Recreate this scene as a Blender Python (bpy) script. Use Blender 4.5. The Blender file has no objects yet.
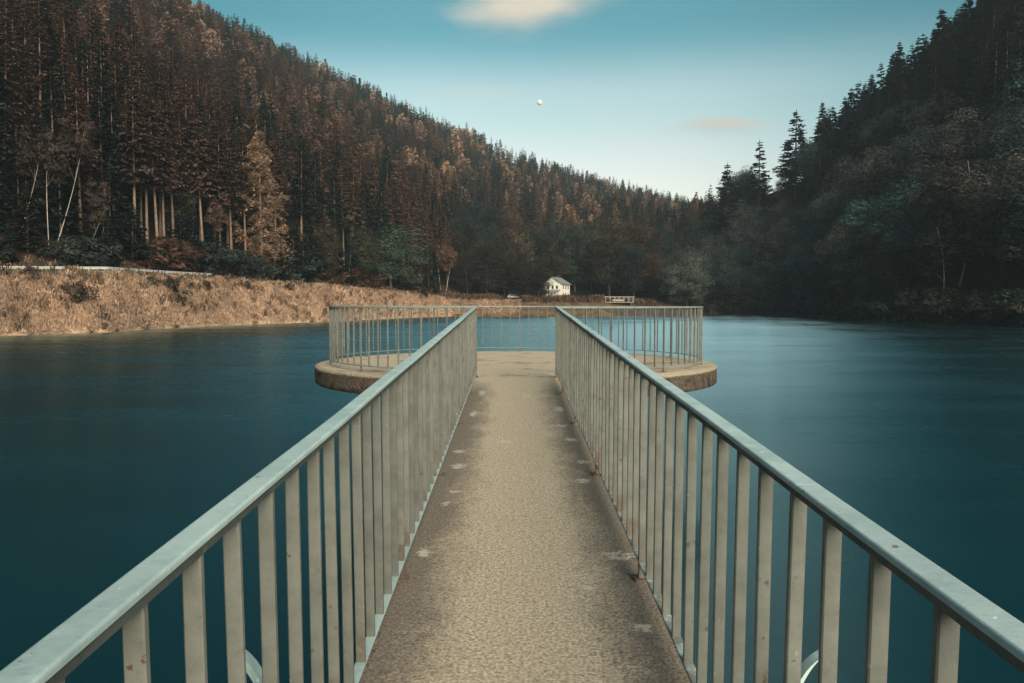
import bpy, math, random
import numpy as np
from mathutils import Vector, Matrix
random.seed(7); rng = np.random.default_rng(11)
S = bpy.context.scene; C = S.collection
R = math.radians

# ------------------------------------------------------------------ camera
CAMZ = 3.6; F = 768.0; PITCH = 0.0481; HOR = 304.5
cam_d = bpy.data.cameras.new('camera'); cam = bpy.data.objects.new('camera', cam_d); C.objects.link(cam)
cam_d.lens = 27.0; cam_d.sensor_width = 36.0; cam_d.clip_start = 0.05; cam_d.clip_end = 9000
cam.location = (0, 0, CAMZ); cam.rotation_euler = (math.pi/2 - PITCH, 0, 0); S.camera = cam

# ------------------------------------------------------------------ sky, sun, exposure
SUN_EL, SUN_AZ = 27.0, 156.0          # azimuth clockwise from +Y (the view direction)
S.view_settings.view_transform = 'Standard'; S.view_settings.look = 'None'
S.view_settings.gamma = 1.0; S.view_settings.exposure = 1.65; S.view_settings.use_curve_mapping = False
S.render.engine = 'CYCLES'; S.cycles.max_bounces = 5; S.cycles.diffuse_bounces = 2; S.cycles.glossy_bounces = 2
S.cycles.transparent_max_bounces = 4; S.cycles.use_denoising = True
W = bpy.data.worlds.new('World'); S.world = W; W.use_nodes = True
nt = W.node_tree; nt.nodes.clear()
def N(t, tree, **kw):
    n = tree.nodes.new(t)
    for k, v in kw.items():
        if k in n.inputs: n.inputs[k].default_value = v
        else: setattr(n, k, v)
    return n
def L(tree, a, b): tree.links.new(a, b)
def math_node(tree, op, a, b=None, clamp=False):
    n = tree.nodes.new('ShaderNodeMath'); n.operation = op; n.use_clamp = clamp
    for i, v in enumerate((a, b)):
        if v is None: continue
        if isinstance(v, (int, float)): n.inputs[i].default_value = v
        else: tree.links.new(v, n.inputs[i])
    return n.outputs[0]
def mix_node(tree, fac, a, b, mode='MIX'):
    n = tree.nodes.new('ShaderNodeMix'); n.data_type = 'RGBA'; n.blend_type = mode
    for idx, v in ((0, fac), (6, a), (7, b)):
        if isinstance(v, (int, float)): n.inputs[idx].default_value = v
        elif isinstance(v, tuple): n.inputs[idx].default_value = (*v[:3], 1)
        else: tree.links.new(v, n.inputs[idx])
    return n.outputs[2]
sky = N('ShaderNodeTexSky', nt, sky_type='NISHITA', sun_disc=False, sun_elevation=R(SUN_EL), sun_rotation=R(SUN_AZ),
        air_density=1.0, dust_density=1.6, ozone_density=1.0)
tc = N('ShaderNodeTexCoord', nt); sep = N('ShaderNodeSeparateXYZ', nt); L(nt, tc.outputs['Generated'], sep.inputs[0])
ramp = N('ShaderNodeValToRGB', nt); L(nt, sep.outputs[2], ramp.inputs[0])
cr = ramp.color_ramp; cr.interpolation = 'EASE'
SKYRAMP = [(0.0, (.76, .56, .41)), (0.16, (.735, .555, .415)), (0.25, (.55, .52, .375)), (0.335, (.15, .335, .268)), (0.5, (.06, .20, .165)), (0.75, (.26, .36, .31)), (1.0, (.38, .44, .38))]
cr.elements[0].position, cr.elements[0].color = SKYRAMP[0][0], (*SKYRAMP[0][1], 1)
cr.elements[1].position, cr.elements[1].color = SKYRAMP[-1][0], (*SKYRAMP[-1][1], 1)
for p, c in SKYRAMP[1:-1]:
    e = cr.elements.new(p); e.color = (*c, 1)
col = mix_node(nt, 1.0, sky.outputs[0], ramp.outputs[0], 'MULTIPLY')
uy = math_node(nt, 'MAXIMUM', sep.outputs[1], 0.02)
u = math_node(nt, 'DIVIDE', sep.outputs[0], uy); v = math_node(nt, 'DIVIDE', sep.outputs[2], uy)
cn = N('ShaderNodeTexNoise', nt, Scale=3.0, Detail=4.0); mp = N('ShaderNodeMapping', nt); mp.inputs['Scale'].default_value = (2, 2, 7)
L(nt, tc.outputs['Generated'], mp.inputs[0]); L(nt, mp.outputs[0], cn.inputs[0])
wob = math_node(nt, 'MULTIPLY', math_node(nt, 'SUBTRACT', cn.outputs[0], .5), 1.5)
def cloud(col, cu, cv, su, sv, amount, tint, tilt=0.0):
    du = math_node(nt, 'DIVIDE', math_node(nt, 'SUBTRACT', u, cu), su)
    dv = math_node(nt, 'DIVIDE', math_node(nt, 'SUBTRACT', math_node(nt, 'SUBTRACT', v, cv), math_node(nt, 'MULTIPLY', math_node(nt, 'SUBTRACT', u, cu), tilt)), sv)
    d = math_node(nt, 'SQRT', math_node(nt, 'ADD', math_node(nt, 'MULTIPLY', du, du), math_node(nt, 'MULTIPLY', dv, dv)))
    m = math_node(nt, 'SUBTRACT', 1.0, math_node(nt, 'ADD', d, wob), True)
    mr = N('ShaderNodeMapRange', nt, interpolation_type='SMOOTHERSTEP'); L(nt, m, mr.inputs[0]); mr.inputs[2].default_value = .95
    return mix_node(nt, math_node(nt, 'MULTIPLY', mr.outputs[0], amount), col, tint)
side = N('ShaderNodeMapRange', nt, interpolation_type='SMOOTHSTEP'); L(nt, math_node(nt, 'ABSOLUTE', math_node(nt, 'SUBTRACT', sep.outputs[0], .04)), side.inputs[0])
for i_, q_ in ((1, .12), (2, .55)): side.inputs[i_].default_value = q_
col = mix_node(nt, side.outputs[0], col, mix_node(nt, 1.0, col, (.40, .66, .72), 'MULTIPLY'))     # the glow of the sky sits over the valley
K = 2.52   # the sky is scaled down again by the background strength
col = cloud(col, .035, .372, .115, .042, .35, (.42*K, .50*K, .50*K))
col = cloud(col, .020, .398, .135, .058, .95, (.86*K, .74*K, .58*K))
col = cloud(col, .285, .226, .120, .016, .30, (.52*K, .58*K, .56*K))
col = cloud(col, .292, .233, .100, .013, .70, (.74*K, .60*K, .48*K))
col = cloud(col, -.06, .272, .13, .016, .22, (.80*K, .70*K, .62*K))
col = cloud(col, .30, .74, .36, .25, .97, (2.2*K, 2.3*K, 2.25*K))      # unseen bright cloud added overhead to brighten the reflection on the water
bg = N('ShaderNodeBackground', nt, Strength=0.127); out = N('ShaderNodeOutputWorld', nt)
L(nt, col, bg.inputs[0]); L(nt, bg.outputs[0], out.inputs[0])
sun_d = bpy.data.lights.new('sun', 'SUN'); sun_d.energy = 2.1; sun_d.angle = R(42); sun_d.color = (1.0, .84, .68)
sun = bpy.data.objects.new('sun', sun_d); C.objects.link(sun)
az, el = R(SUN_AZ), R(SUN_EL)
sdir = Vector((math.sin(az)*math.cos(el), math.cos(az)*math.cos(el), math.sin(el)))
sun.rotation_euler = sdir.to_track_quat('Z', 'Y').to_euler()

# ------------------------------------------------------------------ helpers
def tag(o, label=None, cat=None, group=None, kind=None):
    for k, val in (('label', label), ('category', cat), ('group', group), ('kind', kind)):
        if val: o[k] = val
    return o
def empty(name, loc=(0, 0, 0), rot=(0, 0, 0), scale=(1, 1, 1)):
    o = bpy.data.objects.new(name, None); C.objects.link(o)
    o.location, o.rotation_euler, o.scale = loc, rot, scale; o.empty_display_size = .3
    return o
def link(name, mesh, parent=None, mat=None):
    if mat and not mesh.materials: mesh.materials.append(mat)
    o = bpy.data.objects.new(name, mesh); C.objects.link(o)
    if parent: o.parent = parent
    return o
class MB:
    def __init__(s): s.v = []; s.f = []
    def face(s, pts):
        i = len(s.v); s.v += [tuple(p) for p in pts]; s.f.append(tuple(range(i, i+len(pts))))
    def hexa(s, p):                       # eight corners: bottom 0-3 ccw, top 4-7
        i = len(s.v); s.v += [tuple(q) for q in p]
        s.f += [tuple(i+k for k in q) for q in ((3,2,1,0),(4,5,6,7),(0,1,5,4),(1,2,6,5),(2,3,7,6),(3,0,4,7))]
    def box(s, x0, x1, y0, y1, z0, z1):
        s.hexa([(x0,y0,z0),(x1,y0,z0),(x1,y1,z0),(x0,y1,z0),(x0,y0,z1),(x1,y0,z1),(x1,y1,z1),(x0,y1,z1)])
    def bevbox(s, x0, x1, y0, y1, z0, z1, b):     # long edges along Y and Z softened by an eight-sided section in plan XZ
        sec = [(x0+b,z0),(x1-b,z0),(x1,z0+b),(x1,z1-b),(x1-b,z1),(x0+b,z1),(x0,z1-b),(x0,z0+b)]
        s.sweep([(y0,),(y1,)], lambda t: [(x, t[0], z) for x, z in sec])
    def sweep(s, stations, ring, cap=True, closed=False):
        rings = [ring(t) for t in stations]; n = len(rings[0]); i = len(s.v)
        for r in rings: s.v += [tuple(p) for p in r]
        m = len(rings)
        for a in range(m if closed else m-1):
            b = (a+1) % m
            for k in range(n):
                l = (k+1) % n
                s.f.append((i+a*n+k, i+a*n+l, i+b*n+l, i+b*n+k))
        if cap and not closed:
            s.f.append(tuple(i+k for k in range(n))[::-1]); s.f.append(tuple(i+(m-1)*n+k for k in range(n)))
    def tube(s, pts, radii, n=8):
        pts = [Vector(p) for p in pts]; st = []
        for k, p in enumerate(pts):
            d = (pts[min(k+1, len(pts)-1)] - pts[max(k-1, 0)]).normalized()
            a = d.orthogonal().normalized() if k == 0 else (st[-1][1] - d*st[-1][1].dot(d)).normalized()
            st.append((p, a, d.cross(a), radii[k]))
        s.sweep(st, lambda t: [t[0] + (t[1]*math.cos(q) + t[2]*math.sin(q))*t[3] for q in (2*math.pi*j/n for j in range(n))])
    def mesh(s, name, mat=None, smooth=False):
        me = bpy.data.meshes.new(name); me.from_pydata(s.v, [], s.f); me.update()
        bm_fix(me)
        if smooth: me.shade_smooth()
        if mat: me.materials.append(mat)
        return me
    def build(s, name, mat, parent=None, smooth=False): return link(name, s.mesh(name, mat, smooth), parent)
import bmesh
def bm_fix(me):
    b = bmesh.new(); b.from_mesh(me); bmesh.ops.recalc_face_normals(b, faces=b.faces); b.to_mesh(me); b.free()
def np_mesh(name, V, Q, mat=None, attrs=None, smooth=False):      # quads or triangles straight from arrays
    V = np.asarray(V, dtype=np.float32); Q = np.asarray(Q, dtype=np.int32); k = Q.shape[1]
    me = bpy.data.meshes.new(name); me.vertices.add(len(V)); me.vertices.foreach_set('co', V.ravel())
    me.loops.add(Q.size); me.loops.foreach_set('vertex_index', Q.ravel())
    me.polygons.add(len(Q)); me.polygons.foreach_set('loop_start', np.arange(0, Q.size, k, dtype=np.int32))
    if smooth: me.polygons.foreach_set('use_smooth', np.ones(len(Q), dtype=bool))
    for an, arr in (attrs or {}).items():
        arr = np.asarray(arr, dtype=np.float32)
        if arr.ndim == 1:
            a = me.attributes.new(an, 'FLOAT', 'POINT'); a.data.foreach_set('value', arr)
        else:
            a = me.attributes.new(an, 'FLOAT_COLOR', 'POINT'); a.data.foreach_set('color', np.c_[arr, np.ones(len(arr), np.float32)].ravel())
    me.update(calc_edges=True); me.validate()
    if mat: me.materials.append(mat)
    return me

# ------------------------------------------------------------------ materials
def new_mat(name, rough=.8, spec=.3):
    m = bpy.data.materials.new(name); m.use_nodes = True; t = m.node_tree
    b = t.nodes['Principled BSDF']; b.inputs['Roughness'].default_value = rough; b.inputs['Specular IOR Level'].default_value = spec
    return m, t, b
def noise(t, coord, scale, detail=4, rough=.55, sc=None):
    n = N('ShaderNodeTexNoise', t, Scale=scale, Detail=detail, Roughness=rough)
    if sc:
        mpn = N('ShaderNodeMapping', t); mpn.inputs['Scale'].default_value = sc; L(t, coord, mpn.inputs[0]); coord = mpn.outputs[0]
    L(t, coord, n.inputs['Vector']); return n.outputs[0]
def rng_node(t, v, a, b, lo=0.0, hi=1.0):
    n = N('ShaderNodeMapRange', t, interpolation_type='SMOOTHSTEP'); L(t, v, n.inputs[0])
    for i, q in ((1, a), (2, b), (3, lo), (4, hi)): n.inputs[i].default_value = q
    return n.outputs[0]
def bump(t, b, h, strength, dist):
    n = N('ShaderNodeBump', t, Strength=strength, Distance=dist); L(t, h, n.inputs['Height']); L(t, n.outputs[0], b.inputs['Normal'])
def coords(t, which='Object'): return N('ShaderNodeTexCoord', t).outputs[which]

def foliage_mat(name, from_attr=False, transl=.30, hue=.006, val=(.74, 1.28)):
    m = bpy.data.materials.new(name); m.use_nodes = True; t = m.node_tree; t.nodes.clear()
    o = N('ShaderNodeOutputMaterial', t); d = N('ShaderNodeBsdfDiffuse', t); tr = N('ShaderNodeBsdfTranslucent', t); mx = N('ShaderNodeMixShader', t)
    mx.inputs[0].default_value = transl
    if from_attr:
        base = N('ShaderNodeAttribute', t, attribute_name='col').outputs['Color']
    else:
        base = N('ShaderNodeObjectInfo', t).outputs['Color']
    g = N('ShaderNodeNewGeometry', t)
    ri = rng_node(t, g.outputs['Random Per Island'], 0, 1, *val)
    if not from_attr:            # clumps of older and younger leaves
        ri = math_node(t, 'MULTIPLY', ri, rng_node(t, noise(t, coords(t), .42, 2, .5), .36, .64, .68, 1.40))
    hsv = N('ShaderNodeHueSaturation', t); L(t, base, hsv.inputs['Color']); L(t, ri, hsv.inputs['Value'])
    L(t, rng_node(t, g.outputs['Random Per Island'], 0, 1, .5-hue, .5+hue), hsv.inputs['Hue'])
    for s_ in (d, tr): L(t, hsv.outputs[0], s_.inputs['Color'])
    L(t, d.outputs[0], mx.inputs[1]); L(t, tr.outputs[0], mx.inputs[2]); L(t, mx.outputs[0], o.inputs[0])
    return m
M_leaf = foliage_mat('foliage'); M_far = foliage_mat('distant_foliage', True); M_grass = foliage_mat('dry_grass', True, .5, .001, (.88, 1.14))

def bark_mat(name, a, b_, scale=3.0, band=None):
    m, t, b = new_mat(name, .9, .1); c = coords(t)
    n1 = noise(t, c, scale, 5, .6, (2.5, 2.5, .5))
    colr = mix_node(t, rng_node(t, n1, .35, .65), a, b_)
    if band:
        n2 = noise(t, c, 3.0, 3, .6, (.6, .6, 3.2)); colr = mix_node(t, rng_node(t, n2, .60, .68), colr, band)
    L(t, colr, b.inputs['Base Color']); return m
M_bark = bark_mat('spruce_bark', (.25, .175, .13), (.13, .09, .07))
M_birch = bark_mat('birch_bark', (.46, .42, .36), (.30, .26, .22), 3.0, (.06, .05, .045))
M_oakbark = bark_mat('dark_bark', (.09, .075, .065), (.05, .042, .038))

def ground_mat():
    m, t, b = new_mat('ground', .95, .1); c = coords(t)
    at = N('ShaderNodeAttribute', t, attribute_name='col').outputs['Color']
    n1 = noise(t, c, .35, 6, .65); n2 = noise(t, c, 2.2, 5, .7)
    colr = mix_node(t, 1.0, at, mix_node(t, rng_node(t, n1, .3, .7), (.55, .55, .55), (1.25, 1.2, 1.15)), 'MULTIPLY')
    colr = mix_node(t, 1.0, colr, mix_node(t, rng_node(t, n2, .3, .7), (.6, .58, .56), (1.3, 1.3, 1.3)), 'MULTIPLY')
    L(t, colr, b.inputs['Base Color']); bump(t, b, n2, .8, .4); return m
M_ground = ground_mat()

def water_mat():
    m = bpy.data.materials.new('lake_water'); m.use_nodes = True; t = m.node_tree; t.nodes.clear(); c = coords(t)
    o = N('ShaderNodeOutputMaterial', t); d = N('ShaderNodeBsdfDiffuse', t); g = N('ShaderNodeBsdfGlossy', t); mx = N('ShaderNodeMixShader', t)
    fr_ = N('ShaderNodeFresnel', t, IOR=1.33)
    n0 = noise(t, c, .05, 3, .5)
    L(t, mix_node(t, rng_node(t, n0, .3, .7), (.0020, .023, .029), (.0034, .033, .040)), d.inputs['Color'])
    g.inputs['Color'].default_value = (.78, 1, 1, 1); g.distribution = 'BECKMANN'; g.inputs['Anisotropy'].default_value = .58   # wavelets run along the valley
    tv = N('ShaderNodeCombineXYZ', t); tv.inputs[0].default_value = 1.0; L(t, tv.outputs[0], g.inputs['Tangent'])
    n1 = noise(t, c, .9, 3, .55, (.55, 1.0, 1)); n2 = noise(t, c, 4.5, 2, .5, (.6, 1, 1))
    h = math_node(t, 'ADD', n1, math_node(t, 'MULTIPLY', n2, .22))
    wn = noise(t, c, .035, 5, .62, (.6, 1, 1)); sp = N('ShaderNodeSeparateXYZ', t); L(t, c, sp.inputs[0])
    # rougher patch added right of the platform to strengthen the sky sheen
    ax = math_node(t, 'DIVIDE', math_node(t, 'SUBTRACT', math_node(t, 'SUBTRACT', sp.outputs[0], 20), math_node(t, 'MULTIPLY', math_node(t, 'SUBTRACT', sp.outputs[1], 75), .24)), 19)
    ay = math_node(t, 'DIVIDE', math_node(t, 'SUBTRACT', sp.outputs[1], 95), 80)
    dd = math_node(t, 'ADD', math_node(t, 'MULTIPLY', ax, ax), math_node(t, 'MULTIPLY', ay, ay))
    dd = math_node(t, 'ADD', dd, math_node(t, 'MULTIPLY', math_node(t, 'SUBTRACT', wn, .5), 1.6))
    sheen_patch = rng_node(t, dd, .15, 1.25, .05, 0)
    L(t, math_node(t, 'ADD', math_node(t, 'ADD', rng_node(t, wn, .3, .7, .255, .285), sheen_patch), rng_node(t, noise(t, c, .16, 5, .65, (.35, 1, 1)), .35, .65, -.022, .022)), g.inputs['Roughness'])
    b = N('ShaderNodeBump', t, Strength=.10, Distance=.10); L(t, h, b.inputs['Height'])
    for q in (d, g): L(t, b.outputs[0], q.inputs['Normal'])
    L(t, fr_.outputs[0], mx.inputs[0]); L(t, d.outputs[0], mx.inputs[1]); L(t, g.outputs[0], mx.inputs[2]); L(t, mx.outputs[0], o.inputs[0])
    return m
M_water = water_mat()

def deck_mat(name, edge):
    m, t, b = new_mat(name, .92, .2); c = coords(t)
    fine = noise(t, c, 62, 6, .85); mid = noise(t, c, 26, 5, .7); big = noise(t, c, 3.2, 5, .65)
    colr = mix_node(t, rng_node(t, fine, .36, .64), (.19, .155, .108), (.77, .635, .46))
    colr = mix_node(t, rng_node(t, mid, .50, .72, 0, .55), colr, (.13, .10, .075))
    colr = mix_node(t, rng_node(t, big, .45, .75, 0, .35), colr, (.40, .33, .235))
    vor = N('ShaderNodeTexVoronoi', t, Scale=90.0); L(t, c, vor.inputs['Vector'])
    colr = mix_node(t, rng_node(t, vor.outputs['Distance'], .10, .2, .5, 0), colr, (.09, .07, .055))
    sp = N('ShaderNodeSeparateXYZ', t); L(t, c, sp.inputs[0])
    if edge:       # moss and dirt lie along both foot rails of the walkway
        ax = math_node(t, 'ABSOLUTE', sp.outputs[0])
        wv = math_node(t, 'MULTIPLY', math_node(t, 'SUBTRACT', noise(t, c, 2.0, 8, .75, (1.5, .8, 1)), .5), .55)
        wv2 = math_node(t, 'MULTIPLY', math_node(t, 'SUBTRACT', mid, .5), .28)
        e = rng_node(t, math_node(t, 'ADD', math_node(t, 'ADD', ax, wv), wv2), .22, .56, 0, .84)
        e = math_node(t, 'MULTIPLY', e, rng_node(t, math_node(t, 'ADD', sp.outputs[1], math_node(t, 'MULTIPLY', wv, 2.0)), 10.4, 11.9, 1, 0))
        dirt = mix_node(t, rng_node(t, fine, .35, .65), (.040, .035, .031), (.21, .18, .15))
        colr = mix_node(t, e, colr, dirt)
        # crumbs of rust and lichen right at the rail
        e2 = rng_node(t, math_node(t, 'ADD', ax, math_node(t, 'MULTIPLY', math_node(t, 'SUBTRACT', mid, .5), .35)), .56, .62)
        colr = mix_node(t, math_node(t, 'MULTIPLY', e2, rng_node(t, noise(t, c, 13, 6, .8), .48, .62, 0, .8)), colr, mix_node(t, rng_node(t, noise(t, c, 50, 4, .8), .4, .6), (.05, .04, .033), (.30, .235, .175)))
        wv3 = math_node(t, 'ADD', math_node(t, 'MULTIPLY', math_node(t, 'SUBTRACT', noise(t, c, 22, 6, .8), .47), 9.0), math_node(t, 'MULTIPLY', math_node(t, 'SUBTRACT', fine, .5), 1.6))
        for px, py, rx, ry in PATCHES:
            dx = math_node(t, 'DIVIDE', math_node(t, 'SUBTRACT', sp.outputs[0], px), rx)
            dy = math_node(t, 'DIVIDE', math_node(t, 'SUBTRACT', sp.outputs[1], py), ry)
            d = math_node(t, 'ADD', math_node(t, 'MULTIPLY', dx, dx), math_node(t, 'MULTIPLY', dy, dy))
            d = math_node(t, 'ADD', d, wv3)
            colr = mix_node(t, rng_node(t, d, .55, 1.0, .8, 0), colr, (.55, .49, .39))
    else:          # dirt washed into the low parts of the platform
        colr = mix_node(t, rng_node(t, math_node(t, 'ADD', noise(t, c, 1.1, 6, .7), math_node(t, 'MULTIPLY', math_node(t, 'SUBTRACT', mid, .5), .3)), .50, .66, 0, .75), colr,
                        mix_node(t, rng_node(t, fine, .35, .65), (.060, .050, .042), (.19, .155, .125)))
    L(t, colr, b.inputs['Base Color'])
    bump(t, b, math_node(t, 'ADD', fine, math_node(t, 'MULTIPLY', mid, 1.2)), .55, .006); return m
# pale flakes of old paint on the walkway: (across, along, half width, half length)
PATCHES = [(-.55, 4.35, .055, .07), (.55, 4.30, .095, .075), (.33, 3.85, .04, .03), (.50, 5.9, .07, .07), (-.50, 6.35, .07, .11), (-.53, 6.9, .06, .08), (-.47, 5.6, .05, .05),
           (.52, 7.4, .06, .10), (-.50, 8.8, .05, .2), (.50, 9.1, .06, .2), (-.47, 10.4, .05, .25), (.12, 10.1, .08, .09), (-.13, 7.3, .08, .07), (.47, 8.1, .06, .07), (-.51, 5.3, .04, .05), (.56, 6.5, .05, .07), (.54, 3.4, .05, .05)]
M_deck = deck_mat('walkway_surface', True); M_disc = deck_mat('platform_surface', False)

def aggregate_mat():
    m, t, b = new_mat('exposed_aggregate', .95, .2); c = coords(t)
    v1 = N('ShaderNodeTexVoronoi', t, Scale=26.0); L(t, c, v1.inputs['Vector'])
    n = noise(t, c, 5, 6, .7); f = noise(t, c, 60, 4, .7); big = noise(t, c, 1.6, 4, .6)
    hs = N('ShaderNodeSeparateColor', t); L(t, v1.outputs['Color'], hs.inputs[0])
    colr = mix_node(t, rng_node(t, f, .3, .7), (.070, .055, .043), (.175, .135, .103))
    colr = mix_node(t, rng_node(t, hs.outputs[0], .55, .95, 0, .6), colr, (.21, .17, .13))
    colr = mix_node(t, rng_node(t, v1.outputs['Distance'], .45, .75, 0, .5), colr, (.07, .055, .044))
    colr = mix_node(t, rng_node(t, n, .50, .60, 0, .8), colr, (.04, .033, .028))
    colr = mix_node(t, rng_node(t, big, .55, .7, 0, .45), colr, (.20, .12, .08))
    sp = N('ShaderNodeSeparateXYZ', t); L(t, c, sp.inputs[0])
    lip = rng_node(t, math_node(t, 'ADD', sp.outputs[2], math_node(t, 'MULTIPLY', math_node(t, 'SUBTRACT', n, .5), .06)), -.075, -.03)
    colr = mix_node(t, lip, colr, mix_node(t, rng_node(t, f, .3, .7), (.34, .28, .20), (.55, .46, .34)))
    L(t, colr, b.inputs['Base Color'])
    h = math_node(t, 'SUBTRACT', math_node(t, 'ADD', n, f), math_node(t, 'MULTIPLY', v1.outputs['Distance'], .7))
    bump(t, b, h, 1.0, .035); return m
M_aggr = aggregate_mat()

def paint_mat(name, base, dark, rough, rustiness):
    m, t, b = new_mat(name, rough, .4); c = coords(t)
    rnd = N('ShaderNodeObjectInfo', t).outputs['Random']
    addv = N('ShaderNodeVectorMath', t, operation='ADD'); L(t, c, addv.inputs[0]); cmb = N('ShaderNodeCombineXYZ', t)
    L(t, math_node(t, 'MULTIPLY', rnd, 37.0), cmb.inputs[1]); L(t, cmb.outputs[0], addv.inputs[1]); c = addv.outputs[0]
    n1 = noise(t, c, 7, 6, .65); n2 = noise(t, c, 45, 5, .7); n3 = noise(t, c, 11, 5, .7)
    colr = mix_node(t, rng_node(t, n1, .35, .7), base, dark)
    colr = mix_node(t, 1.0, colr, mix_node(t, rnd, (.86, .86, .86), (1.12, 1.12, 1.10)), 'MULTIPLY')
    colr = mix_node(t, rng_node(t, n2, .60, .72, 0, .5), colr, tuple(q*.55 for q in dark))
    colr = mix_node(t, rng_node(t, n3, rustiness, rustiness+.04, 0, .9), colr, (.085, .042, .024))
    low_ = N('ShaderNodeSeparateXYZ', t); L(t, coords(t), low_.inputs[0])       # rust climbs from the foot of each bar
    foot = rng_node(t, math_node(t, 'ADD', low_.outputs[2], math_node(t, 'MULTIPLY', math_node(t, 'SUBTRACT', n3, .5), 1.1)), .05, .30, .75, 0)
    colr = mix_node(t, math_node(t, 'MULTIPLY', foot, rng_node(t, rnd, .35, .8)), colr, (.105, .062, .042))
    colr = mix_node(t, rng_node(t, noise(t, c, 30, 3, .6), .69, .73, 0, .6), colr, tuple(min(1, q*1.9) for q in base))
    L(t, colr, b.inputs['Base Color']); L(t, rng_node(t, n1, .3, .7, rough-.08, rough+.12), b.inputs['Roughness'])
    bump(t, b, math_node(t, 'ADD', n2, n3), .35, .004); return m
M_bar = paint_mat('flaking_grey_green_paint', (.156, .163, .146), (.106, .111, .098), .55, .645)
M_rail_sky = paint_mat('skylit_blue_green_paint', (.42, .53, .52), (.29, .40, .395), .42, .66)  # pale blue-green, with the sky's reflection put into the colour
M_ring = paint_mat('weathered_green_paint', (.20, .245, .225), (.14, .175, .16), .6, .66)
M_rail_shade = paint_mat('shaded_green_paint', (.075, .09, .085), (.05, .058, .054), .6, .66)  # shade on the side of the handrail put into the colour
M_rust = paint_mat('rusty_steel', (.16, .12, .09), (.08, .05, .035), .7, .5)
def flat_mat(name, colr, rough=.7, var=.12, scale=2.0, metal=0.0):
    m, t, b = new_mat(name, rough, .4); c = coords(t)
    n = noise(t, c, scale, 5, .65)
    L(t, mix_node(t, rng_node(t, n, .3, .7), tuple(q*(1-var) for q in colr), tuple(min(1, q*(1+var)) for q in colr)), b.inputs['Base Color'])
    b.inputs['Metallic'].default_value = metal
    return m
M_white = flat_mat('white_render', (.66, .64, .59)); M_roof = flat_mat('grey_green_roof', (.16, .19, .175), .8, .2, 1.5)
M_dark = flat_mat('dark_glass', (.03, .035, .04), .15); M_carw = flat_mat('white_car_paint', (.75, .75, .74), .3)
M_tyre = flat_mat('tyre_rubber', (.02, .02, .02), .9); M_galv = flat_mat('galvanised_steel', (.50, .55, .53), .45, .1, 4, .3)
M_wood = flat_mat('pale_painted_wood', (.28, .25, .21)); M_stone = flat_mat('dark_stone_wall', (.055, .045, .04), .9, .4, 1.2)
M_conc = flat_mat('old_concrete', (.25, .22, .18), .9, .25, 3); M_road = flat_mat('asphalt', (.055, .053, .05), .9, .2, 1)
M_rock = flat_mat('shore_stone', (.20, .16, .13), .95, .4, 2)

# ------------------------------------------------------------------ terrain: height by bearing and distance
def zy(y, D): return CAMZ + D*(HOR - y)/F
# bearing given as the tangent column px (512 = straight ahead); knots (forward distance, height above water)
COLS = [
 (-900, [(60,0),(70,7.5),(76,7.6),(330,160),(430,200),(1300,160)]),
 (-250, [(74,0),(88,8.0),(94,8.1),(350,180),(520,268),(1300,190)]),
 (0,   [(88,0),(101,zy(273,101)),(107,8.0),(330,165),(560,zy(-70,560)),(1300,190)]),
 (110, [(100,0),(113,zy(273,113)),(119,8.4),(330,136),(580,zy(-15,580)),(1300,180)]),
 (215, [(130,0),(143,zy(278.5,143)),(150,8.8),(340,104),(600,zy(30,600)),(1300,170)]),
 (330, [(160,0),(174,zy(287,174)),(182,8.0),(380,88),(660,zy(88,660)),(1300,150)]),
 (400, [(205,0),(216,zy(293,216)),(224,7.2),(440,82),(700,zy(117,700)),(1300,140)]),
 (450, [(240,0),(247,zy(299,247)),(256,6.4),(480,76),(730,zy(140,730)),(1300,135)]),
 (516, [(240,0),(247,zy(301,247)),(285,6.4),(500,66),(780,zy(168,780)),(1300,130)]),
 (600, [(240,0),(246,zy(302,246)),(285,6.6),(520,60),(830,zy(192,830)),(1300,125)]),
 (680, [(245,0),(252,2.0),(285,6.5),(540,58),(900,zy(213,900)),(1300,120)]),
 (720, [(282,0),(288,1.6),(305,10),(345,40),(900,zy(225,900)),(1300,110)]),
 (760, [(274,0),(280,1.8),(300,18),(338,52),(420,44),(1300,90)]),
 (800, [(255,0),(261,2.0),(282,20),(328,58),(410,62),(1300,90)]),
 (850, [(198,0),(204,2.0),(235,24),(302,66),(380,74),(1300,100)]),
 (900, [(166,0),(172,2.0),(200,22),(280,75),(360,86),(1300,100)]),
 (960, [(148,0),(154,2.0),(180,22),(262,86),(340,100),(1300,110)]),
 (1024,[(130,0),(136,2.0),(162,22),(240,96),(320,112),(1300,110)]),
 (1300,[(88,0),(93,2.0),(115,18),(190,80),(280,110),(1300,100)]),
]
tab = []
for px, kn in COLS:
    th = math.atan2(px-512, F); k = 1/math.cos(th)
    tab.append((th, [(d*k, z) for d, z in kn]))
tab.append((R(75),  [(90,0),(95,2),(110,10),(190,50),(280,62),(1300,60)]))
tab.append((R(110), [(70,0),(75,2),(90,6),(150,20),(260,30),(1300,60)]))
tab.append((R(160), [(9,0),(12,1.75),(18,1.8),(60,4),(260,26),(1300,60)]))
tab.append((R(180), [(5.5,0),(8.5,1.75),(16,1.8),(60,4),(260,26),(1300,60)]))
tab.insert(0, (R(-100), [(60,0),(70,5),(76,5.2),(200,50),(400,120),(1300,120)]))
tab.insert(0, (R(-160), [(9,0),(12,1.75),(18,1.8),(60,8),(260,60),(1300,80)]))
tab.insert(0, (R(-180), [(5.5,0),(8.5,1.75),(16,1.8),(60,4),(260,26),(1300,60)]))
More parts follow.
